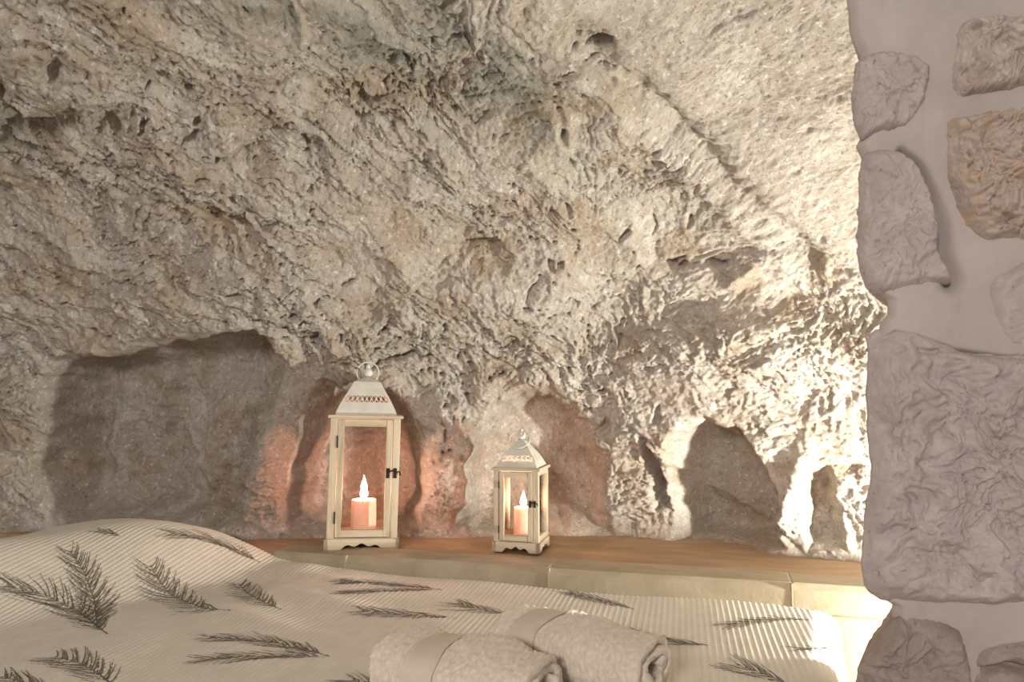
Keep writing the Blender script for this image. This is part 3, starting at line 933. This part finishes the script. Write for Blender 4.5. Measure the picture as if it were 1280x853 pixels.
# ------------------------------------------------------------------ lanterns
def lantern(loc, rot, w, base_h, body_h, roof_h, label, cand_r, cand_h, cand_xy, post, fin_r, ring_r, prefix, cand_label, teeth):
    t = empty('candle_lantern', loc, rot)
    tag(t, label, 'lantern', 'wooden candle lanterns')
    hw = w / 2; ov = 0.005 * w / 0.17
    wood, woodx, woody = M['wood'], M['wood_x'], M['wood_y']
    # base: floor board and four scalloped skirts
    bz = base_h
    box('base_board', -hw, hw, -hw, hw, bz - 0.007, bz, woodx, t)
    bw = hw + ov
    def skirt(rotz, mat):
        bm = bmesh.new()
        n = 40; top = []; bot = []
        for i in range(n + 1):
            x = -bw + 2 * bw * i / n
            q = abs(x) / bw
            z = 0.0
            if q < 0.56: # scalloped cut-out
                z = base_h * (0.16 + 0.20 * (0.5 + 0.5 * math.cos(q / 0.56 * math.pi * 3)) + 0.22 * (1 - q / 0.56)) * min(1, (0.56 - q) / 0.07)
            top.append(x); bot.append(z)
        vv = []
        for yy in (-bw, -bw + 0.009):
            vv.append(([bm.verts.new((x, yy, bz - 0.001)) for x in top], [bm.verts.new((x, yy, z)) for x, z in zip(top, bot)]))
        (ta, ba), (tb, bb) = vv
        for i in range(n):
            bm.faces.new((ba[i], ba[i+1], ta[i+1], ta[i])); bm.faces.new((bb[i+1], bb[i], tb[i], tb[i+1]))
            bm.faces.new((ta[i], ta[i+1], tb[i+1], tb[i])); bm.faces.new((bb[i], bb[i+1], ba[i+1], ba[i]))
        bm.faces.new((ba[0], ta[0], tb[0], bb[0])); bm.faces.new((bb[n], tb[n], ta[n], ba[n]))
        bmesh.ops.rotate(bm, verts=bm.verts, cent=(0, 0, 0), matrix=Matrix.Rotation(rotz, 3, 'Z'))
        bm_obj('skirt_board', bm, mat, t)
    for k in range(4): skirt(k * math.pi / 2, woodx if k % 2 == 0 else woody)
    # posts
    z0, z1 = bz, bz + body_h
    for sx in (-1, 1):
        for sy in (-1, 1):
            xa, xb = sorted((sx * hw, sx * (hw - post))); ya, yb = sorted((sy * hw, sy * (hw - post)))
            box('post', xa, xb, ya, yb, z0, z1, wood, t)
    # rails and glass on the two sides and the back
    rl = post * 0.9; gi = hw - post * 0.5
    ih = hw - post
    for nm, rz in (('back', math.pi), ('side', math.pi / 2), ('side', -math.pi / 2)):
        for (a, b) in ((z0, z0 + rl), (z1 - rl, z1)):
            bm = bmesh.new(); add_box(bm, -ih, ih, -hw + 0.001, -hw + post * 0.8, a, b)
            bmesh.ops.rotate(bm, verts=bm.verts, cent=(0, 0, 0), matrix=Matrix.Rotation(rz, 3, 'Z'))
            bm_obj('rail', bm, woodx if nm == 'back' else woody, t, 0.001)
        bm = bmesh.new(); add_box(bm, -ih, ih, -gi - 0.001, -gi + 0.001, z0 + rl * 0.8, z1 - rl * 0.8)
        bmesh.ops.rotate(bm, verts=bm.verts, cent=(0, 0, 0), matrix=Matrix.Rotation(rz, 3, 'Z'))
        bm_obj('glass_pane', bm, M['glass'], t)
    # door in the front
    dz0, dz1 = z0 + 0.002, z1 - 0.003
    st = post * 0.85; g = 0.0012
    y0, y1 = -hw - 0.001, -hw + post * 0.75
    door = box('door', -ih + g, -ih + g + st, y0, y1, dz0, dz1, wood, t)
    dm = bmesh.new()
    add_box(dm, -ih + g, -ih + g + st, y0, y1, dz0, dz1); add_box(dm, ih - g - st, ih - g, y0, y1, dz0, dz1)
    dm.to_mesh(door.data); dm.free()
    door.data.materials.clear(); door.data.materials.append(wood)
    for (a, b) in ((dz0, dz0 + st * 1.15), (dz1 - st * 1.15, dz1)):
        box('door_rail', -ih + g + st, ih - g - st, y0 + 0.0008, y1, a, b, woodx, door)
    box('door_glass', -ih + st, ih - st, (y0 + y1) / 2 - 0.001, (y0 + y1) / 2 + 0.001, dz0 + st, dz1 - st, M['glass'], door, 0)
    for zz in (0.17, 0.80):
        hz = z0 + body_h * zz
        tube('hinge', [(-ih + 0.0005, -hw - 0.0015, hz - body_h * 0.05), (-ih + 0.0005, -hw - 0.0015, hz + body_h * 0.05)], 0.0019, M['iron'], door, 8)
    # latch: two plates and a hook
    lz = z0 + body_h * 0.54; lx = ih - st * 0.1
    s = 1.25 * w / 0.172
    bm = bmesh.new()
    add_box(bm, lx - 0.010 * s, lx - 0.003 * s, y0 - 0.002, y0, lz - 0.010 * s, lz + 0.010 * s)
    add_box(bm, lx + 0.004 * s, lx + 0.011 * s, y0 - 0.002, y0 + 0.001, lz - 0.010 * s, lz + 0.010 * s)
    la = bm_obj('latch', bm, M['iron'], door, 0.002)
    tube('hook', [(lx - 0.008 * s, y0 - 0.004, lz + 0.001), (lx + 0.002 * s, y0 - 0.006, lz + 0.006 * s), (lx + 0.010 * s, y0 - 0.006, lz + 0.002 * s), (lx + 0.016 * s, y0 - 0.005, lz + 0.004 * s), (lx + 0.018 * s, y0 - 0.005, lz - 0.004 * s)], 0.0018 * s, M['iron'], door, 8)
    # cornice board
    cz = z1
    bm = bmesh.new(); e = bw + 0.001; q = hw * 0.80
    add_box(bm, -e, e, -e, -q, cz, cz + 0.007); add_box(bm, -e, e, q, e, cz, cz + 0.007)
    add_box(bm, -e, -q, -q, q, cz, cz + 0.007); add_box(bm, q, e, -q, q, cz, cz + 0.007)
    bm_obj('cornice', bm, woodx, t, 0.0008)
    # metal roof: concave pyramid of a skirt, a pierced band and a cap
    rz0 = cz + 0.007
    def half(f):                       # half width at relative height f
        if prefix == 'big':
            return np.interp(f, [0, 0.08, 0.20, 0.45, 0.70, 0.88, 0.92, 1.0], [0.88, 0.86, 0.80, 0.665, 0.50, 0.40, 0.36, 0.12]) * hw
        return np.interp(f, [0, 0.06, 0.43, 0.7, 1.0], [0.93, 0.90, 0.67, 0.45, 0.16]) * hw
    def shell(name, f0, f1, n, parent, thick=0.0):
        V = []
        fs = np.linspace(f0, f1, n)
        for f in fs:
            h = float(half(f)); z = rz0 + f * roof_h
            V += [(-h, -h, z), (h, -h, z), (h, h, z), (-h, h, z)]
        o = mesh_np(name, V, grid_faces(4, n, True), M['white_metal'], parent, False)
        md = o.modifiers.new('solid', 'SOLIDIFY'); md.thickness = 0.0012; md.offset = 0
        return o
    fb0, fb1 = (0.32, 0.54) if prefix == 'big' else (0.20, 0.47)
    roof = shell('roof', 0.0, fb0, 6, t)
    shell('roof_cap', fb1, 1.0, 10, roof)
    # pierced band: rails of little fretwork left standing between cut-outs, on each of the four faces
    bm = bmesh.new()
    def quad(pts):
        bm.faces.new([bm.verts.new(p) for p in pts])
    for face in range(4):
        rm = Matrix.Rotation(face * math.pi / 2, 3, 'Z')
        def P(a, f):                   # a in -1..1 across the face
            h = float(half(f)); return rm @ Vector((a * h, -h - 0.0002, rz0 + f * roof_h))
        df = fb1 - fb0; fm = (fb0 + fb1) / 2
        def seg(a0, f0, a1, f1, wd):
            dx, dy = (a1 - a0) * hw * .75, (f1 - f0) * roof_h
            l = math.hypot(dx, dy); nx_, ny_ = -dy / l * wd / 2 / (hw * .75), dx / l * wd / 2 / roof_h
            quad([P(a0 - nx_, f0 - ny_), P(a1 - nx_, f1 - ny_), P(a1 + nx_, f1 + ny_), P(a0 + nx_, f0 + ny_)])
        seg(-1, fb0 + 0.01, 1, fb0 + 0.01, 0.0016); seg(-1, fb1 - 0.01, 1, fb1 - 0.01, 0.0016)
        for e in (-1, 1):
            seg(e * 0.97, fb0, e * 0.97, fb1, 0.004)
        for i in range(teeth):
            a0 = -0.94 + 1.88 * i / teeth; a1 = -0.94 + 1.88 * (i + 1) / teeth
            seg(a0, fb0, a1, fb1, 0.0016); seg(a0, fb1, a1, fb0, 0.0016)
            am = (a0 + a1) / 2; rr = 0.22 * (a1 - a0); rf = 0.16 * df
            quad([P(am - rr, fm), P(am, fm - rf), P(am + rr, fm), P(am, fm + rf)])
    ob = bm_obj('pierced_band', bm, M['white_metal'], roof)
    md = ob.modifiers.new('solid', 'SOLIDIFY'); md.thickness = 0.001; md.offset = 0
    # finial and carrying ring
    fz = rz0 + roof_h
    lathe('finial', [(0.0005, fz - 0.004), (fin_r * 0.95, fz - 0.003), (fin_r * 0.55, fz + fin_r * 0.5)] +
          [(fin_r * math.sin(q), fz + fin_r * 1.15 - fin_r * math.cos(q)) for q in np.linspace(0.6, math.pi - 0.5, 9)] +
          [(fin_r * 0.42, fz + fin_r * 2.15), (fin_r * 0.5, fz + fin_r * 2.4), (fin_r * 0.3, fz + fin_r * 2.75), (0.0004, fz + fin_r * 2.85)], M['white_metal'], roof, 24)
    rc = fz + fin_r * 1.15 - (0 if prefix == 'big' else ring_r * 0.30)
    tl = R(6 if prefix == 'big' else 38)
    pts = []
    for q in np.linspace(0, 2 * math.pi, 40, endpoint=False):
        x, z = ring_r * math.cos(q), ring_r * math.sin(q)
        pts.append((x, -math.sin(tl) * (ring_r - z) - 0.001, rc + math.cos(tl) * z))
    tube('ring_handle', pts, 0.0016 * s ** 0.5, M['white_metal'], roof, 8, True)
    # candle (a thing of its own, standing inside)
    mw = t.matrix_basis if False else (Matrix.Translation(Vector(loc)) @ Matrix.Rotation(rot[2], 4, 'Z'))
    cp = mw @ Vector((cand_xy[0], cand_xy[1], bz))
    c = empty('pillar_candle', cp)
    tag(c, cand_label, 'candle', 'lit pillar candles')
    r = cand_r; h = cand_h
    prof = [(0.0005, 0), (r * 0.97, 0), (r, 0.003), (r * 1.005, h * 0.5), (r * 0.985, h * 0.96), (r * 0.94, h), (r * 0.88, h * 0.995), (r * 0.6, h * 0.965), (r * 0.3, h * 0.955), (0.0005, h * 0.955)]
    lathe('wax_body', prof, M['wax'], c, 32)
    tube('wick', [(0, 0, h * 0.95), (0.0004, 0, h * 0.95 + 0.006), (0.0012, 0, h * 0.95 + 0.011)], 0.0011, M['wick'], c, 8)
    fh = 0.045 if prefix == 'big' else 0.036; fr = 0.0095 if prefix == 'big' else 0.0075
    fz0 = h * 0.95 + 0.006
    pr = [(0.0004, 0), (fr * .6, fh * .06), (fr * .95, fh * .18), (fr, fh * .28), (fr * .82, fh * .45), (fr * .5, fh * .65), (fr * .24, fh * .85), (0.0003, fh)]
    lathe('flame', [(a, fz0 + b) for a, b in pr], M['flame'], c, 16)
    return t

b = on_z(455, 683, LEDGE_Z)
lantern((float(b[0]) - 0.012, float(b[1]) + 0.030, LEDGE_Z + 0.0025), (0, R(1.3), R(11)), 0.168, 0.027, 0.288, 0.092,
        'large pale wooden candle lantern with painted metal roof on the rock ledge', 0.0315, 0.080, (0.004, 0.008), 0.0175, 0.0125, 0.0275, 'big',
        'pink pillar candle burning inside the large lantern', 9)
b = on_z(647, 691, LEDGE_Z)
lantern((float(b[0]) + 0.010, float(b[1]) + 0.052, LEDGE_Z + 0.0005), (0, 0, R(-15)), 0.111, 0.024, 0.168, 0.062,
        'small pale wooden candle lantern with pierced metal roof on the rock ledge', 0.0235, 0.074, (0.004, 0.004), 0.0135, 0.0105, 0.026, 'small',
        'pink pillar candle burning inside the small lantern', 6)
